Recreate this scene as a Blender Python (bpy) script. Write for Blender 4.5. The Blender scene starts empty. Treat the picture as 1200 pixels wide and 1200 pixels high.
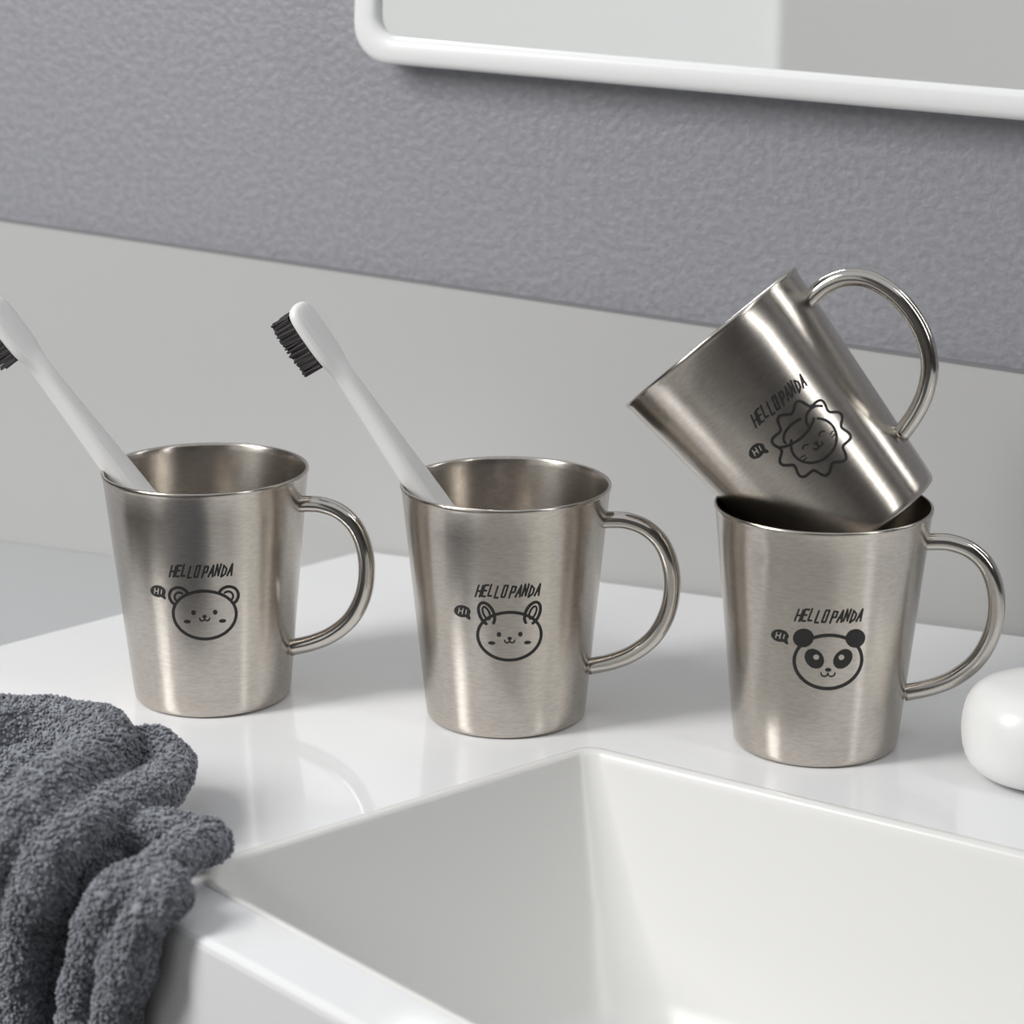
import bpy, bmesh, math, random
import numpy as np
from mathutils import Vector, Matrix
random.seed(4)
Z0=0.85; CH=0.311; F=2800.0; PITCH=math.radians(15.66)
CAM=Vector((0,0,Z0+CH))
sc=bpy.context.scene
sc.view_settings.view_transform='Standard'
fw=Vector((0,math.cos(PITCH),-math.sin(PITCH))); up=Vector((0,math.sin(PITCH),math.cos(PITCH))); rt=Vector((1,0,0))
def ray(x,y): return fw+rt*((x-600)/F)-up*((y-600)/F)
def U(x,y,z=0.0):
    d=ray(x,y); t=(Z0+z-CAM.z)/d.z
    return CAM+d*t
def PL(x,y,p0,n):
    d=ray(x,y); t=(p0-CAM).dot(n)/d.dot(n)
    return CAM+d*t
cam_d=bpy.data.cameras.new('camera'); cam=bpy.data.objects.new('camera',cam_d); sc.collection.objects.link(cam)
cam.location=CAM; cam.rotation_euler=(math.pi/2-PITCH,0,0); cam_d.lens=84; cam_d.sensor_width=36
cam_d.clip_start=0.01
cam_d.dof.use_dof=True; cam_d.dof.focus_distance=.85; cam_d.dof.aperture_fstop=13
sc.camera=cam

# ---------- materials
def mat(name,col,rough=.5,metal=0,**k):
    m=bpy.data.materials.new(name); m.use_nodes=True
    b=m.node_tree.nodes['Principled BSDF']
    b.inputs['Base Color'].default_value=(*col,1); b.inputs['Roughness'].default_value=rough; b.inputs['Metallic'].default_value=metal
    for kk,v in k.items(): b.inputs[kk.replace('_',' ')].default_value=v
    return m
def add_bump(m,scale,strength,dist=.001,detail=3,vec=None,colvar=None):
    nt=m.node_tree; N=nt.nodes; L=nt.links; b=N['Principled BSDF']
    tc=N.new('ShaderNodeTexCoord'); mp=N.new('ShaderNodeMapping'); L.new(tc.outputs['Object'],mp.inputs[0])
    if vec: mp.inputs['Scale'].default_value=vec
    no=N.new('ShaderNodeTexNoise'); no.inputs['Scale'].default_value=scale; no.inputs['Detail'].default_value=detail
    L.new(mp.outputs[0],no.inputs['Vector'])
    bp=N.new('ShaderNodeBump'); bp.inputs['Strength'].default_value=strength; bp.inputs['Distance'].default_value=dist
    L.new(no.outputs['Fac'],bp.inputs['Height']); L.new(bp.outputs[0],b.inputs['Normal'])
    if colvar:
        r=N.new('ShaderNodeValToRGB'); r.color_ramp.elements[0].position=.35; r.color_ramp.elements[1].position=.65
        r.color_ramp.elements[0].color=(*colvar[0],1); r.color_ramp.elements[1].color=(*colvar[1],1)
        L.new(no.outputs['Fac'],r.inputs[0]); L.new(r.outputs[0],b.inputs['Base Color'])
    return m
steel=mat('brushed_steel',(.56,.525,.485),.26,1,Anisotropic=.6)
steel.node_tree.nodes['Principled BSDF'].inputs['Anisotropic Rotation'].default_value=.25
tg=steel.node_tree.nodes.new('ShaderNodeTangent'); tg.direction_type='RADIAL'; tg.axis='Z'
steel.node_tree.links.new(tg.outputs[0],steel.node_tree.nodes['Principled BSDF'].inputs['Tangent'])
add_bump(steel,1,.07,.0002,3,vec=(350,350,1300),colvar=((.51,.472,.428),(.585,.543,.493)))
steel_h=mat('polished_steel',(.58,.55,.51),.13,1)
ink=mat('print_ink',(.012,.011,.011),.5)
inkw=mat('print_gap',(.55,.51,.46),.35,.8)
wht_pl=mat('white_plastic',(.84,.84,.83),.28)
brist=mat('charcoal_bristle',(.050,.045,.047),.6)
counter_m=mat('white_solid_surface',(.83,.835,.845),.07); add_bump(counter_m,40,.01,.0005)
ceram=mat('sink_ceramic',(.76,.757,.74),.28)
ledge_m=mat('ledge_grey',(.47,.48,.49),.35)
wall_up=mat('wall_textured_paint',(.29,.29,.31),.45)
add_bump(wall_up,300,.6,.0012,2,colvar=((.272,.275,.302),(.315,.318,.347)))
wall_lo=mat('wall_panel_paint',(.50,.50,.495),.25); add_bump(wall_lo,60,.03,.0005)
trimm=mat('panel_edge',(.22,.22,.23),.5)
frame_m=mat('mirror_frame_white',(.82,.83,.83),.3)
mirror_m=mat('mirror_glass',(.93,.94,.93),.02,1)
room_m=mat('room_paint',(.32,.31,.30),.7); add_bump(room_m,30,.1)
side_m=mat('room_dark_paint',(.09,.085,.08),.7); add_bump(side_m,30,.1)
panel_frame_m=mat('glow_panel_frame',(.60,.60,.58),.5)  # frame round the added glow panels
def glowing(name,col,s):
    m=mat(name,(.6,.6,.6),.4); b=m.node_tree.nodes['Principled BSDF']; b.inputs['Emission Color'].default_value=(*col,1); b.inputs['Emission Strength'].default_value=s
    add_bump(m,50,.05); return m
glow_a=glowing('mirror_glow_bright',(.98,1,.98),.60); glow_b=glowing('mirror_glow_dim',(1,1,.97),.37)  # emissive panels added for a bright mirror view and streaks on the mugs
floor_m=mat('floor_tile',(.30,.29,.28),.4); add_bump(floor_m,12,.1)
cab_m=mat('cabinet_paint',(.6,.6,.6),.5); add_bump(cab_m,12,.05)
towel_m=mat('terry_cloth',(.15,.155,.18),.95); towel_m.node_tree.nodes['Principled BSDF'].inputs['Sheen Weight'].default_value=.4
add_bump(towel_m,350,.6,.001,2,colvar=((.12,.128,.152),(.30,.315,.355)))

def obj(name,verts,faces,m=None,smooth=True,parent=None,mats=None):
    me=bpy.data.meshes.new(name); me.from_pydata([tuple(v) for v in verts],[],faces); me.update()
    bm=bmesh.new(); bm.from_mesh(me); bmesh.ops.recalc_face_normals(bm,faces=bm.faces); bm.to_mesh(me); bm.free()
    if smooth:
        for p in me.polygons: p.use_smooth=True
    o=bpy.data.objects.new(name,me); sc.collection.objects.link(o)
    if m: me.materials.append(m)
    if parent: o.parent=parent
    return o
def empty(name,M):
    e=bpy.data.objects.new(name,None); sc.collection.objects.link(e); e.matrix_world=M; e.empty_display_size=.02; return e
def lathe(prof,seg=128):
    v=[];f=[];n=len(prof)
    for i in range(seg):
        a=2*math.pi*i/seg
        for r,z in prof: v.append((r*math.cos(a),r*math.sin(a),z))
    for i in range(seg):
        j=(i+1)%seg
        for k in range(n-1): f.append((i*n+k,j*n+k,j*n+k+1,i*n+k+1))
    return v,f
def catmull(pts,n=8):
    P=[pts[0]*2-pts[1]]+list(pts)+[pts[-1]*2-pts[-2]]; out=[]
    for i in range(1,len(P)-2):
        for k in range(n):
            t=k/n; p0,p1,p2,p3=P[i-1:i+3]
            out.append(.5*((2*p1)+(p2-p0)*t+(2*p0-5*p1+4*p2-p3)*t*t+(3*p1-p0-3*p2+p3)*t**3))
    out.append(P[-2].copy()); return out
def tube(pts,rads,seg=16,caps=True):
    v=[];f=[];n=len(pts); nrm=None
    for i,p in enumerate(pts):
        t=(pts[min(i+1,n-1)]-pts[max(i-1,0)]).normalized()
        if nrm is None:
            nrm=t.orthogonal().normalized()
        nrm=(nrm-t*nrm.dot(t)).normalized(); b=t.cross(nrm)
        for k in range(seg):
            a=2*math.pi*k/seg; v.append(p+(nrm*math.cos(a)+b*math.sin(a))*rads[i])
    for i in range(n-1):
        for k in range(seg):
            k2=(k+1)%seg; f.append((i*seg+k,i*seg+k2,(i+1)*seg+k2,(i+1)*seg+k))
    if caps:
        f.append(tuple(range(seg))); f.append(tuple((n-1)*seg+k for k in range(seg)))
    return v,f

# ---------- mug
HS=1.025
def rout(z): return .0297+(.0378-.0297)*(z/HS-.004)/.0805
prof=[(0,.0008),(.0255,.0008),(.0262,.0003),(.0275,0),(.0286,.0004),(.0293,.0014),(.0295,.0028),(.0297,.004)]
prof+=[(rout(z*HS),z) for z in (.006,.02,.04,.06,.075,.0835)]
prof+=[(.0381,.0845),(.0383,.0852),(.0382,.0858),(.0378,.0861),(.0373,.0859),(.0369,.0852),(.0367,.083)]
prof+=[(rout(z*HS)-.0012,z) for z in (.08,.06,.04,.02,.008)]+[(.027,.0055),(.024,.0045),(0,.0045)]
prof=[(r,z*HS) for r,z in prof]
class Decal:
    def __init__(s): s.v=[];s.f=[];s.h=[];s.mi=[]
    def fan(s,cu,cv,ru,rv,ang=0,lvl=0,mi=0,n=20):
        b=len(s.v); s.v.append((cu,cv,lvl))
        ca,sa=math.cos(ang),math.sin(ang)
        for k in range(n):
            a=2*math.pi*k/n; x=ru*math.cos(a);y=rv*math.sin(a)
            s.v.append((cu+x*ca-y*sa,cv+x*sa+y*ca,lvl))
        for k in range(n):
            s.f.append((b,b+1+k,b+1+(k+1)%n)); s.mi.append(mi)
    def line(s,pts,w,closed=False,lvl=0,mi=0):
        pts=[Vector(p) for p in pts]
        if closed: pts=pts+[pts[0]]
        for a,b in zip(pts[:-1],pts[1:]):
            d=b-a; L=d.length
            if L<1e-6: continue
            n=Vector((-d.y,d.x))/L*w/2; k=max(1,int(L/1.0))
            for i in range(k):
                p=a+d*(i/k); q=a+d*((i+1)/k); bb=len(s.v)
                for r in (p-n,q-n,q+n,p+n): s.v.append((r.x,r.y,lvl))
                s.f.append((bb,bb+1,bb+2,bb+3)); s.mi.append(mi)
        for p in pts: s.fan(p.x,p.y,w/2,w/2,0,lvl,mi,8)
    def arc(s,cu,cv,ru,rv,a0,a1,w,rot=0,lvl=0,mi=0,n=28):
        pts=[]
        for i in range(n+1):
            a=math.radians(a0+(a1-a0)*i/n); x=ru*math.cos(a);y=rv*math.sin(a)
            pts.append((cu+x*math.cos(rot)-y*math.sin(rot),cv+x*math.sin(rot)+y*math.cos(rot)))
        s.line(pts,w,lvl=lvl,mi=mi)
    def build(s,parent,name,uo=0):
        vv=[]
        for u,v,l in s.v:
            z=v*.001; r=rout(z); a=(u+uo)*.001/r; R=r+.00012+.00008*l
            vv.append((R*math.sin(a),-R*math.cos(a),z))
        me=bpy.data.meshes.new(name); me.from_pydata(vv,[],s.f); me.materials.append(ink); me.materials.append(inkw)
        for p,m_ in zip(me.polygons,s.mi): p.material_index=m_
        o=bpy.data.objects.new(name,me); sc.collection.objects.link(o); o.parent=parent
FONT={'H':[[(0,0),(0,1)],[(.7,0),(.7,1)],[(0,.5),(.7,.5)]],
'E':[[(.6,0),(0,0),(0,1),(.6,1)],[(0,.52),(.5,.52)]],'L':[[(0,1),(0,0),(.55,0)]],
'O':[[(.05,0),(.6,0),(.6,1),(.05,1),(.05,0)]],'P':[[(0,0),(0,1),(.6,.95),(.6,.5),(0,.45)]],
'A':[[(0,0),(.4,1),(.7,0)],[(.15,.35),(.6,.35)]],'N':[[(0,0),(0,1),(.6,0),(.6,1)]],
'D':[[(0,0),(0,1),(.6,.7),(.6,.25),(0,0)]],'I':[[(0,0),(0,1)]]}
def text(d,s,cu,cv,h,w,stroke,sh=.25,mi=0,lvl=0):
    n=len(s); adv=w/n
    for i,c in enumerate(s):
        if c==' ': continue
        x0=cu-w/2+i*adv
        for pl in FONT[c]:
            d.line([(x0+x*adv*.95+(y-.5)*h*sh,cv-h/2+y*h+(.3*((i*7)%3-1))) for x,y in pl],stroke,mi=mi,lvl=lvl)
def common(d,fu,fv):
    text(d,'HELLO',fu-5.9,fv+16.4,4.3,11.4,.66,.3)
    text(d,'PANDA',fu+6.1,fv+16.4,4.3,11.4,.66,.3)
    d.fan(fu-17.4,fv+7.6,3.3,2.3,.1); d.line([(fu-16.5,fv+6.5),(fu-14.6,fv+5.2),(fu-15.2,fv+7)],.9)
    d.line([(fu-18.8,fv+6.7),(fu-18.4,fv+8.7)],.4,lvl=1,mi=1); d.line([(fu-17.3,fv+6.7),(fu-16.9,fv+8.7)],.4,lvl=1,mi=1)
    d.line([(fu-18.6,fv+7.7),(fu-17.1,fv+7.7)],.4,lvl=1,mi=1); d.line([(fu-15.9,fv+6.9),(fu-15.6,fv+8.4)],.4,lvl=1,mi=1)
def smile(d,fu,fv):
    d.arc(fu-.9,fv-1.6,.9,1.0,180,360,.5,n=10); d.arc(fu+.9,fv-1.6,.9,1.0,180,360,.5,n=10); d.fan(fu,fv-.9,.8,.6)
def decal(kind,parent):
    d=Decal(); fu,fv=0,{'bear':42,'rabbit':41.2,'panda':41.2,'lion':40}[kind]
    if kind=='bear':
        d.arc(fu,fv-.4,11.6,9.4,0,360,1.1,n=52)
        d.arc(fu+9.0,fv+6.6,3.7,3.6,-62,150,1.1,n=24); d.arc(fu-9.0,fv+6.6,3.7,3.6,30,242,1.1,n=24)
        d.arc(fu+8.8,fv+6.4,1.9,1.9,-35,125,.8,n=12); d.arc(fu-8.8,fv+6.4,1.9,1.9,55,215,.8,n=12)
        for s in(-1,1):
            d.fan(fu+s*3.9,fv+.6,.85,.95); d.fan(fu+s*6.4,fv-3.0,1.3,.7)
        smile(d,fu,fv)
    if kind=='rabbit':
        d.arc(fu,fv-.5,11.5,9.2,0,360,1.1,n=52)
        for s in(-1,1):
            d.arc(fu+s*8.2,fv+7.9,2.6,4.4,-52 if s>0 else -68,248 if s>0 else 232,1.1,rot=-s*.4,n=24)
            d.arc(fu+s*8.3,fv+8.2,1.1,2.5,0,360,.7,rot=-s*.4,n=16)
            d.fan(fu+s*3.8,fv+.2,.8,.9); d.fan(fu+s*6.4,fv-3.2,1.3,.65)
        smile(d,fu,fv-.4)
    if kind=='panda':
        d.arc(fu,fv-.3,11.8,10.0,0,360,1.2,n=52)
        for s in(-1,1):
            d.fan(fu+s*9.0,fv+8.2,3.7,3.4,-s*.6)
            d.fan(fu+s*4.9,fv+.8,3.1,3.9,-s*.6); d.fan(fu+s*4.3,fv+1.5,1.0,1.0,0,1,1,12)
        d.fan(fu,fv-3.2,1.1,.7); d.arc(fu-1.2,fv-4.4,1.2,1.3,180,360,.5,n=10); d.arc(fu+1.2,fv-4.4,1.2,1.3,180,360,.5,n=10)
    if kind=='lion':
        pts=[]
        for i in range(150):
            a=2*math.pi*i/150; r=12.4+1.3*math.cos(a*10)
            pts.append((fu+r*math.cos(a),fv-.5+r*math.sin(a)*.98))
        d.line(pts,.95,closed=True)
        d.arc(fu,fv-1.5,8.3,7.0,135,405,.9,n=40)
        d.arc(fu-3,fv+7.5,9.5,5.5,215,325,.9,n=20); d.arc(fu+6.2,fv+3.5,4.5,4,35,190,.9,n=16); d.arc(fu-2,fv+4.2,6,3.4,60,185,.9,n=14)
        for s in(-1,1):
            d.arc(fu+s*3.6,fv-1.6,1.2,.9,20,160,.55,n=8)
            for q in(0,1): d.line([(fu+s*5.6,fv-3.4-q*1.1),(fu+s*7.2,fv-3.1-q*1.3)],.4)
        smile(d,fu,fv-1.8)
    common(d,fu,fv+.3)
    d.build(parent,'printed_'+kind,UO.get(kind,0))
UO={'bear':2.2,'rabbit':1.4,'panda':-.8,'lion':7}
def mug(M,kind,hang=-12):
    e=empty('steel_mug',M)
    v,f=lathe(prof); b=obj('body',v,f,steel,parent=e)
    hp=[(.0355,.0742),(.0400,.0746),(.0450,.0744),(.0515,.0722),(.0572,.0670),(.0605,.0590),(.0612,.0500),(.0595,.0410),(.0550,.0325),(.0480,.0262),(.0400,.0222),(.0310,.0195)]
    a=math.radians(hang)
    pts=catmull([Vector((r*math.cos(a),r*math.sin(a),z*HS)) for r,z in hp],6)
    v,f=tube(pts,[.0031]*len(pts),18); obj('handle',v,f,steel_h,parent=e)
    decal(kind,e)
    return e
P1=U(250,811);P2=U(593,834);P3=U(955,866)
m1=mug(Matrix.Translation(P1),'bear'); m2=mug(Matrix.Translation(P2),'rabbit'); m3=mug(Matrix.Translation(P3),'panda')
bc=PL(1018,622,P3,Vector((0,1,0)))
az=Vector((-.633,.21,.745)).normalized(); ax=Vector((.78,0,.63)); ax=(ax-az*ax.dot(az)).normalized(); ay=az.cross(ax)
M4=Matrix((ax,ay,az)).transposed().to_4x4(); M4.translation=bc
m4=mug(M4,'lion',-16)

# ---------- toothbrush
def brush(base,p0,p1,roll):
    u=(p1-p0).normalized(); side=Vector((-u.z,0,u.x)).normalized()
    if side.x>0: side=-side
    yb=(side*math.cos(roll)+Vector((0,1,0))*math.sin(roll)); yb=(yb-u*yb.dot(u)).normalized(); xb=yb.cross(u)
    M=Matrix((xb,yb,u)).transposed().to_4x4(); M.translation=base+p0
    e=empty('toothbrush',M)
    S=[(0,.0005,.0005),(.0008,.003,.0025),(.003,.0048,.0036),(.01,.0056,.0042),(.03,.006,.0046),(.07,.0062,.0048),(.088,.0060,.0047),(.105,.0050,.0043),(.122,.0041,.0040),(.138,.0036,.0036),(.143,.0038,.0031),
       (.147,.0048,.0026),(.150,.0060,.0025),(.155,.0066,.0025),(.167,.0066,.0025),(.1705,.0058,.0024),(.1725,.0040,.002),(.1732,.0006,.0006)]
    v=[];f=[];seg=28
    for z,hx,hy in S:
        for k in range(seg):
            a=2*math.pi*k/seg; c,s_=math.cos(a),math.sin(a); n=.7
            v.append((hx*math.copysign(abs(c)**n,c),hy*math.copysign(abs(s_)**n,s_),z))
    for i in range(len(S)-1):
        for k in range(seg):
            k2=(k+1)%seg; f.append((i*seg+k,i*seg+k2,(i+1)*seg+k2,(i+1)*seg+k))
    f.append(tuple(range(seg)));f.append(tuple((len(S)-1)*seg+k for k in range(seg)))
    o=obj('brush_handle',v,f,wht_pl,parent=e); 
    sm=o.modifiers.new('s','SUBSURF'); sm.levels=1; sm.render_levels=1
    v=[];f=[]
    for j in range(11):
        for i in range(6):
            x=(i-2.5)*.00195; z=.1505+j*.00198
            L=.0108+random.uniform(-.0004,.0004)
            for h in range(8):
                aa=h*2.4; q=.0008*math.sqrt(h/8); xx=x+q*math.cos(aa); zz=z+q*math.sin(aa)
                tx=random.uniform(-.0005,.0005); tz=random.uniform(-.0005,.0005); l=L+random.uniform(-.0004,.0004)
                b=len(v)
                for (yy,sx,sz,rr) in ((.0018,0,0,.00040),(l,tx,tz,.00040)):
                    for k in range(6):
                        a=k*math.pi/3; v.append((xx+sx+rr*math.cos(a),yy,zz+sz+rr*math.sin(a)))
                for k in range(6): f.append((b+k,b+(k+1)%6,b+6+(k+1)%6,b+6+k))
                f.append(tuple(b+6+k for k in range(6)))
    obj('bristles',v,f,brist,parent=e)
brush(P1,Vector((.0225,0,.009)),Vector((-.0327,.0,.0882)),math.radians(30))
brush(P2,Vector((.021,0,.009)),Vector((-.0317,.0,.0885)),math.radians(30))

# ---------- room walls
WL=U(0,585);WR=U(1200,740); t=(WR-WL).normalized(); n=Vector((t.y,-t.x,0)); 
if n.y>0: n=-n
def W(s,z,off=0): return WL+t*s+n*off+Vector((0,0,z-Z0))   # z absolute
def prism(name,poly,d,m,smooth=False,parent=None):
    k=len(poly); v=list(poly)+[p+d for p in poly]
    f=[tuple(range(k)),tuple(range(2*k-1,k-1,-1))]+[(i,(i+1)%k,k+(i+1)%k,k+i) for i in range(k)]
    return obj(name,v,f,m,smooth,parent)
S0,S1=-1.0,1.9; DEP=2.3
prism('wall_back',[W(S0,0),W(S1,0),W(S1,2.5),W(S0,2.5)],-n*.08,wall_up)
b0=PL(0,259,WL+n*.004,n); b1=PL(1200,438,WL+n*.004,n)
s0=(b0-WL).dot(t); s1=(b1-WL).dot(t); sl=(b1.z-b0.z)/(s1-s0)
hb=lambda s:b0.z+sl*(s-s0)
pz=Z0-.07
PA,PB=-.22,.70
lp=prism('wall_panel_lower',[W(PA,pz),W(PB,pz),W(PB,hb(PB)),W(PA,hb(PA))],n*.004,wall_lo)
prism('trim_1',[W(PA,hb(PA)),W(PB,hb(PB)),W(PB,hb(PB)+.0008),W(PA,hb(PA)+.0008)],n*.0043,trimm)
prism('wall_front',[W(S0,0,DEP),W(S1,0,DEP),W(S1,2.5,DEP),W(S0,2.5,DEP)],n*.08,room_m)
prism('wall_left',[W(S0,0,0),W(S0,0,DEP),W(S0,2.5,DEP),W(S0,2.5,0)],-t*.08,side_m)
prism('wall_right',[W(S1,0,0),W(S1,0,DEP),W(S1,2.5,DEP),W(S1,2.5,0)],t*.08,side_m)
prism('floor',[W(S0,0,0),W(S1,0,0),W(S1,0,DEP),W(S0,0,DEP)],Vector((0,0,-.05)),floor_m)
# mirror
mo=WL+n*.018
A=PL(450,75,mo,n); B=PL(1200,142,mo,n); e1=(B-A).normalized(); e2=n.cross(e1); 
if e2.z<0: e2=-e2
left=PL(413,20,mo,n); x0=(left-A).dot(e1)
def rrect(x0,x1,y0,y1,r,k=8):
    out=[]
    for cx,cy,a in ((x1-r,y0+r,-90),(x1-r,y1-r,0),(x0+r,y1-r,90),(x0+r,y0+r,180)):
        for i in range(k+1):
            q=math.radians(a+90*i/k); out.append((cx+r*math.cos(q),cy+r*math.sin(q)))
    return out
MW,MH=.75,.55; me_=empty('wall_mirror',Matrix.Identity(4))
def mp(p,off): return A+e1*p[0]+e2*p[1]+n*off
rings=[]
for (ins,off) in ((0,-.0175),(0,-.002),(.0008,-.0003),(.003,.0005),(.0085,.0005),(.0105,-.0005),(.0112,-.003),(.0112,-.008)):
    rings.append([mp(p,off) for p in rrect(x0+ins,x0+MW-ins,ins,MH-ins,.016-ins*.6)])
v=[p for r in rings for p in r]; K=len(rings[0]); f=[]
for i in range(len(rings)-1):
    for k in range(K): f.append((i*K+k,i*K+(k+1)%K,(i+1)*K+(k+1)%K,(i+1)*K+k))
o=obj('mirror_frame',v,f,frame_m,True,me_)
g=[mp(p,-.004) for p in rrect(x0+.010,x0+MW-.010,.010,MH-.010,.010)]
obj('mirror_pane',g,[tuple(range(len(g)))],mirror_m,False,me_)
def refl(x,y):
    p=PL(x,y,mo,n); d=ray(x,y).normalized(); d=d-n*2*d.dot(n)
    k=(WL+n*DEP-p).dot(n)/d.dot(n); q=p+d*k; return (q-WL).dot(t),q.z
sa,za=refl(917,40); sb,zb=refl(1150,40)
sg=1 if sb>sa else -1
# added frosted panels opposite, made to glow to brighten the mirror
we=empty('mirror_glow_panels',Matrix.Identity(4))
zl,zh=.55,2.0; wl_,wr_=sa-sg*.85,sa+sg*.60
def quad(a,b,z0,z1,off,th,m,nm): prism(nm,[W(a,z0,DEP-off),W(b,z0,DEP-off),W(b,z1,DEP-off),W(a,z1,DEP-off)],-n*th,m,False,we)
quad(wl_,sa,zl,zh,.002,.012,glow_a,'glow_panel_1'); quad(sa,wr_,zl,zh,.002,.024,glow_b,'glow_panel_2')
quad(wl_-sg*.05,wl_,zl-.05,zh+.05,.002,.03,panel_frame_m,'panel_frame_1'); quad(wr_,wr_+sg*.05,zl-.05,zh+.05,.002,.03,panel_frame_m,'panel_frame_2')
quad(wl_,wr_,zl-.05,zl,.002,.03,panel_frame_m,'panel_frame_bottom'); quad(wl_,wr_,zh,zh+.05,.002,.03,panel_frame_m,'panel_frame_top')

# ---------- counter
EL=U(0,965);ER=U(430,1200); ed=(ER-EL).normalized(); en=Vector((ed.y,-ed.x,0))
if en.y>0: en=-en
L1=U(0,757);L2=U(440,642); ld=(L2-L1).normalized()
def isect(p,d,q,e):
    c=d.x*e.y-d.y*e.x; w=q-p; return p+d*((w.x*e.y-w.y*e.x)/c)
WC=WL+n*.0072
cBL=isect(L1,ld,WC,t); cFL=isect(L1,ld,EL,ed)
cBR=WC+t*1.05; cFR=EL+ed*.75
outer=[cFL,cFR,cBR,cBL]
SA=U(690,879);SB=U(228,1022);d1=(U(560,1200)-SB).normalized();d2=(U(1200,1003)-SA).normalized()
SC=SB+d1*.33; SD=SA+d2*.42
def roundpoly(P,rad,k=8):
    out=[];m=len(P)
    for i in range(m):
        p=P[i];a=(P[i-1]-p).normalized();b=(P[(i+1)%m]-p).normalized()
        ang=a.angle(b); r=rad[i]; tl=r/math.tan(ang/2); c=p+(a+b).normalized()*(r/math.sin(ang/2))
        q0=p+a*tl-c; q1=p+b*tl-c; w=q0.angle(q1)
        for j in range(k+1):
            s=j/k; out.append(c+(q0*math.sin((1-s)*w)+q1*math.sin(s*w))/math.sin(w))
    return out
basin=[SA,SB,SC,SD]; br=[.008,.016,.02,.02]
def offset(P,ds):
    m=len(P); cen=sum(P,Vector())/m; lines=[]
    for i in range(m):
        a=P[i];b=P[(i+1)%m]; d=(b-a).normalized(); nn=Vector((-d.y,d.x,0))
        if nn.dot(cen-a)<0: nn=-nn
        lines.append((a+nn*ds[i],d))
    return [isect(*lines[i-1],*lines[i]) for i in range(m)]
def zz(P,z): return [Vector((p.x,p.y,Z0+z)) for p in P]
hole=roundpoly(offset(basin,[-.003]*4),[.010,.018,.022,.022])
bm=bmesh.new()
ov=[bm.verts.new(p) for p in roundpoly(outer,[.006]*4,4)]; hv=[bm.verts.new(p) for p in hole]
es=[bm.edges.new((l[i],l[(i+1)%len(l)])) for l in (ov,hv) for i in range(len(l))]
bmesh.ops.triangle_fill(bm,edges=es,use_beauty=True)
def skirt(l,prof_):
    prev=l; c=sum((x.co for x in l),Vector())/len(l)
    for ins,z in prof_:
        nx=[]
        for i,x in enumerate(l):
            tt=(l[(i+1)%len(l)].co-l[i-1].co).normalized(); nn=Vector((tt.y,-tt.x,0))
            if nn.dot(x.co-c)<0: nn=-nn
            nx.append(bm.verts.new(Vector((x.co.x,x.co.y,Z0+z))+nn*ins))
        for i in range(len(l)):
            j=(i+1)%len(l); bm.faces.new((prev[i],prev[j],nx[j],nx[i]))
        prev=nx
skirt(ov,[(.0012,-.0004),(.0022,-.0014),(.0026,-.003),(.0026,-.14)])
skirt(hv,[(0,-.012)])
bmesh.ops.recalc_face_normals(bm,faces=bm.faces)
me=bpy.data.meshes.new('countertop'); bm.to_mesh(me); bm.free(); me.materials.append(counter_m)
sc.collection.objects.link(bpy.data.objects.new('countertop',me))
# sink
sec=[([-.0035]*4,0.0001,0),([-.0030]*4,.0005,0),([-.0018]*4,.0006,0),([-.0004]*4,.0001,0),([.0004]*4,-.0011,0),([.0016,.0008,.0010,.0012],-.004,0),
     ([.028,.003,.012,.02],-.047,.010),([.042,.005,.020,.03],-.070,.018),([.050,.009,.026,.036],-.080,.022),([.062,.020,.036,.046],-.085,.022)]
rings=[roundpoly(zz(offset(basin,ds),z),[r+ex for r in br],12) for ds,z,ex in sec]
v=[p for r in rings for p in r]; K=len(rings[0]); f=[]
for i in range(len(rings)-1):
    for k in range(K): f.append((i*K+k,i*K+(k+1)%K,(i+1)*K+(k+1)%K,(i+1)*K+k))
f.append(tuple((len(rings)-1)*K+k for k in range(K)))
o=obj('bathroom_sink',v,f,ceram)
cabp=[p+Vector((0,0,-.141)) for p in offset(outer,[.012]*4)]
prism('vanity_cabinet',cabp,Vector((0,0,-(Z0-.142))),cab_m)
q_=Vector((-ld.y,ld.x,0)); q_=q_ if q_.y>0 else -q_
WS=WL+n*.0045
lA=isect(cBL+q_*.004,ld,WS,t); lB=cFL+q_*.004
lg=[p+Vector((0,0,-.02)) for p in (lA,lB,lB-t*.45,WS+t*((lB-t*.45-WS).dot(t)))]
prism('side_ledge',lg,Vector((0,0,-.05)),ledge_m)

# ---------- white rounded container
jc=U(1222,908)
jp=[(0,.0004),(.016,.0004),(.0225,.0016),(.0262,.005),(.0282,.010),(.0288,.016),(.0286,.021),(.0276,.026),(.0252,.0300),(.021,.0328),(.014,.0342),(.006,.0346),(0,.0347)]
v,f=lathe(jp,96); o=obj('soap_container',v,f,wht_pl); o.location=jc
o.modifiers.new('s','SUBSURF').render_levels=1

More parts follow.
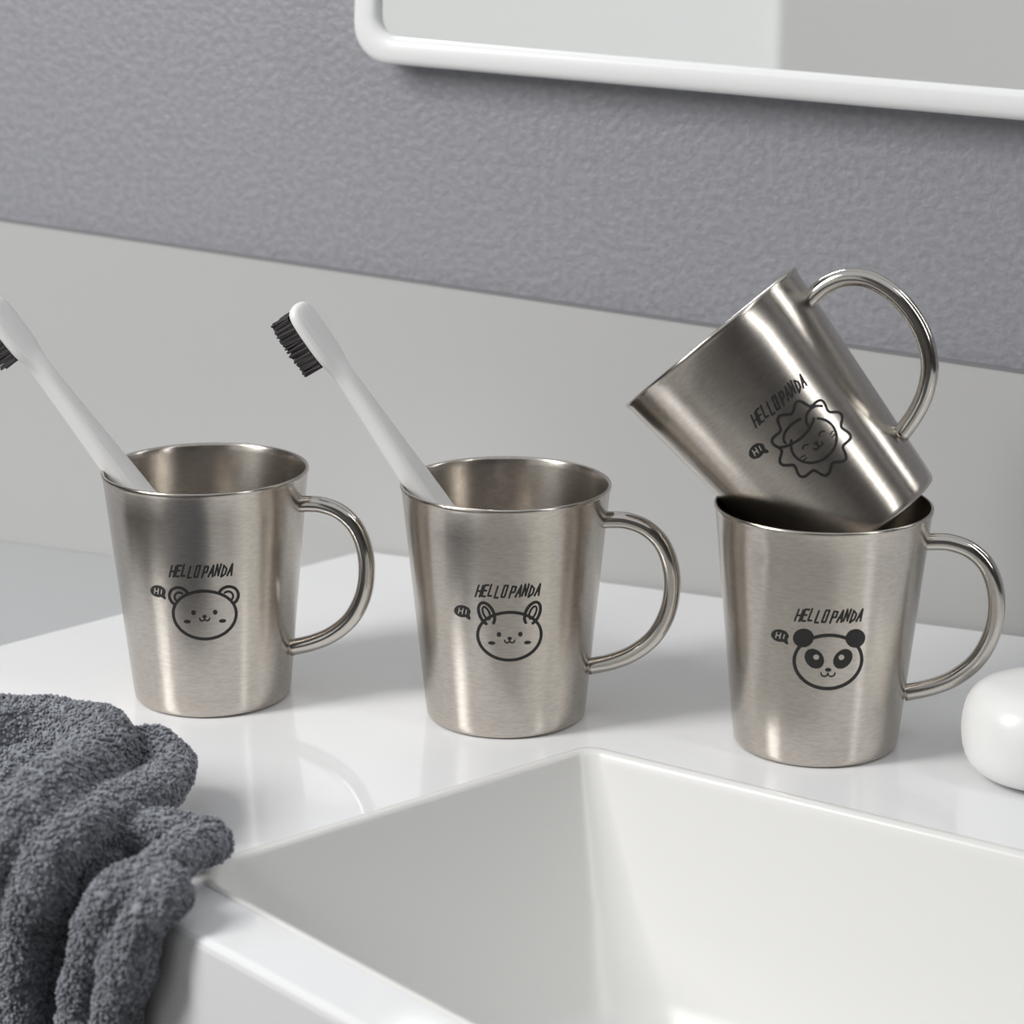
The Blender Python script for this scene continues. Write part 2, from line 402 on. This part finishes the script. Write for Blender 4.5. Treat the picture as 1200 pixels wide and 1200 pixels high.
# ---------- towel
def TP(x,y,r,lift=0):
    p=PL(x,y,EL+en*(r*.95+.004+lift),en)
    if p.z>Z0+r+lift: p=U(x,y,r+lift+.001)
    return p
arcs=[([(-90,880),(-20,862),(50,858),(100,868),(116,892),(70,928),(5,985),(-40,1060),(-60,1150),(-70,1260)],.0122,.010),
 ([(60,890),(120,884),(172,886),(200,900),(178,930),(115,958),(60,1010),(35,1080),(25,1160),(20,1270)],.0088,.008),
 ([(120,965),(170,974),(215,978),(245,985),(208,1004),(150,1036),(112,1095),(95,1160),(85,1270)],.0066,.005),
 ([(205,1035),(185,1055),(160,1095),(145,1150),(135,1210),(130,1280)],.0078,.001),
 ([(20,950),(-10,1010),(-30,1100),(-35,1260)],.010,.0),
 ([(100,930),(40,965),(0,1030),(-10,1120),(-12,1260)],.009,.0),
 ([(150,970),(110,1005),(75,1060),(60,1150),(55,1270)],.0074,-.002),
 ([(160,1020),(130,1080),(115,1150),(110,1270)],.0056,-.002),
 ([(-60,930),(20,920),(70,905)],.012,.0),([(-80,900),(-90,980),(-90,1100)],.014,.0)]
V_=[];F_=[]
for pts,r,lift in arcs:
    P=catmull([TP(x,y,r,lift) for x,y in pts],8); nn=len(P)
    rr=[r*(1+.05*math.sin(i*.35+r*900)) * min(1,math.sqrt(min(1,(i+.6)/4))) for i in range(nn)]
    a,b=tube(P,rr,20); k=len(V_); V_+=a; F_+=[tuple(q+k for q in ff) for ff in b]
tw=obj('towel_tmp',V_,F_,towel_m)
rm=tw.modifiers.new('r','REMESH'); rm.mode='VOXEL'; rm.voxel_size=.0013; rm.use_smooth_shade=True
s_=tw.modifiers.new('sm','SMOOTH'); s_.factor=.7; s_.iterations=3
tx=bpy.data.textures.new('folds','CLOUDS'); tx.noise_scale=.016; tx.noise_depth=1
dm=tw.modifiers.new('folds','DISPLACE'); dm.texture=tx; dm.texture_coords='LOCAL'; dm.strength=.005; dm.mid_level=.5
dg=bpy.context.evaluated_depsgraph_get(); ev=tw.evaluated_get(dg); me0=bpy.data.meshes.new_from_object(ev)
bpy.data.objects.remove(tw)
me0.calc_loop_triangles()
co=np.empty(len(me0.vertices)*3); me0.vertices.foreach_get('co',co); co=co.reshape(-1,3)
inside=((co-np.array(EL))@np.array(en))<0.0035
co[:,2]=np.where(inside&(co[:,2]<Z0+.0008),Z0+.0008,co[:,2])
me0.vertices.foreach_set('co',co.ravel()); me0.update()
tri=np.empty(len(me0.loop_triangles)*3,dtype=np.int32); me0.loop_triangles.foreach_get('vertices',tri); tri=tri.reshape(-1,3)
a,b,c=co[tri[:,0]],co[tri[:,1]],co[tri[:,2]]
cr=np.cross(b-a,c-a); ar=np.linalg.norm(cr,axis=1)/2; nr=cr/(2*ar[:,None]+1e-12)
rng=np.random.default_rng(3); NN=int(min(75000,ar.sum()/(1.1e-3**2)))
idx=rng.choice(len(tri),NN,p=ar/ar.sum()); r1=np.sqrt(rng.random(NN))[:,None]; r2=rng.random(NN)[:,None]
pc=(1-r1)*a[idx]+r1*(1-r2)*b[idx]+r1*r2*c[idx]; nn_=nr[idx]+rng.normal(0,.35,(NN,3)); nn_/=np.linalg.norm(nn_,axis=1)[:,None]
tt=np.cross(nn_,rng.normal(0,1,(NN,3))); tt/=np.linalg.norm(tt,axis=1)[:,None]; bb=np.cross(nn_,tt)
R=(.00072*rng.uniform(.75,1.3,NN))[:,None]; H=(.0012*rng.uniform(.6,1.3,NN))[:,None]
keep=(pc[:,2]-Z0>.001)|(((pc-np.array(EL))@np.array(en))>.0035)
vs=[]
for k in range(4):
    q=k*math.pi/2; vs.append(pc+nn_*H*.45+(tt*math.cos(q)+bb*math.sin(q))*R)
vs.append(pc+nn_*H); vs.append(pc-nn_*.0003)
vs=np.stack(vs,1)[keep]; M_=len(vs); n0=len(co)
base=n0+np.arange(M_)[:,None,None]*6
tf=np.array([[0,1,4],[1,2,4],[2,3,4],[3,0,4],[1,0,5],[2,1,5],[3,2,5],[0,3,5]])[None]
nf=(base+tf).reshape(-1,3)
allv=np.vstack([co,vs.reshape(-1,3)]); allf=np.vstack([tri,nf])
me=bpy.data.meshes.new('towel'); me.vertices.add(len(allv)); me.vertices.foreach_set('co',allv.ravel())
me.loops.add(allf.size); me.loops.foreach_set('vertex_index',allf.ravel().astype(np.int32))
me.polygons.add(len(allf)); me.polygons.foreach_set('loop_start',np.arange(0,allf.size,3,dtype=np.int32))
me.update(calc_edges=True); me.polygons.foreach_set('use_smooth',np.ones(len(allf),dtype=bool)); me.materials.append(towel_m); me.validate()
tw=bpy.data.objects.new('towel',me); sc.collection.objects.link(tw)

# ---------- lights
def area(name,loc,target,size,sy,power,col=(1,1,1)):
    l=bpy.data.lights.new(name,'AREA'); l.shape='RECTANGLE'; l.size=size; l.size_y=sy; l.energy=power; l.color=col
    o=bpy.data.objects.new(name,l); sc.collection.objects.link(o); o.location=loc
    o.rotation_euler=(Vector(target)-Vector(loc)).to_track_quat('-Z','Y').to_euler(); return o
tgt=P2+Vector((0,0,.05))
area('window_light',P2+Vector((-1.0,-.45,.85)),tgt,.30,.7,15.5,(1,.99,.97))
area('right_fill_light',P2+Vector((.85,-.7,.75)),tgt,.12,.9,2.5)  # added fill from the right, for contrast in the steel
w=bpy.data.worlds.new('world'); sc.world=w; w.use_nodes=True
w.node_tree.nodes['Background'].inputs[0].default_value=(.95,.97,1,1); w.node_tree.nodes['Background'].inputs[1].default_value=.64

# ---------- square the room up with the world axes (rotate everything together)
RZ=Matrix.Rotation(-math.atan2(t.y,t.x),4,'Z')
bpy.context.view_layer.update()
for o in list(sc.objects):
    if o.parent: 
        if o.parent.name in('wall_mirror','mirror_glow_panels'): o.data.transform(RZ)
        continue
    if o.type=='MESH' and o.name!='soap_container': o.data.transform(RZ); o.data.update()
    elif o.name in('wall_mirror','mirror_glow_panels'): pass
    else: o.matrix_world=RZ@o.matrix_world
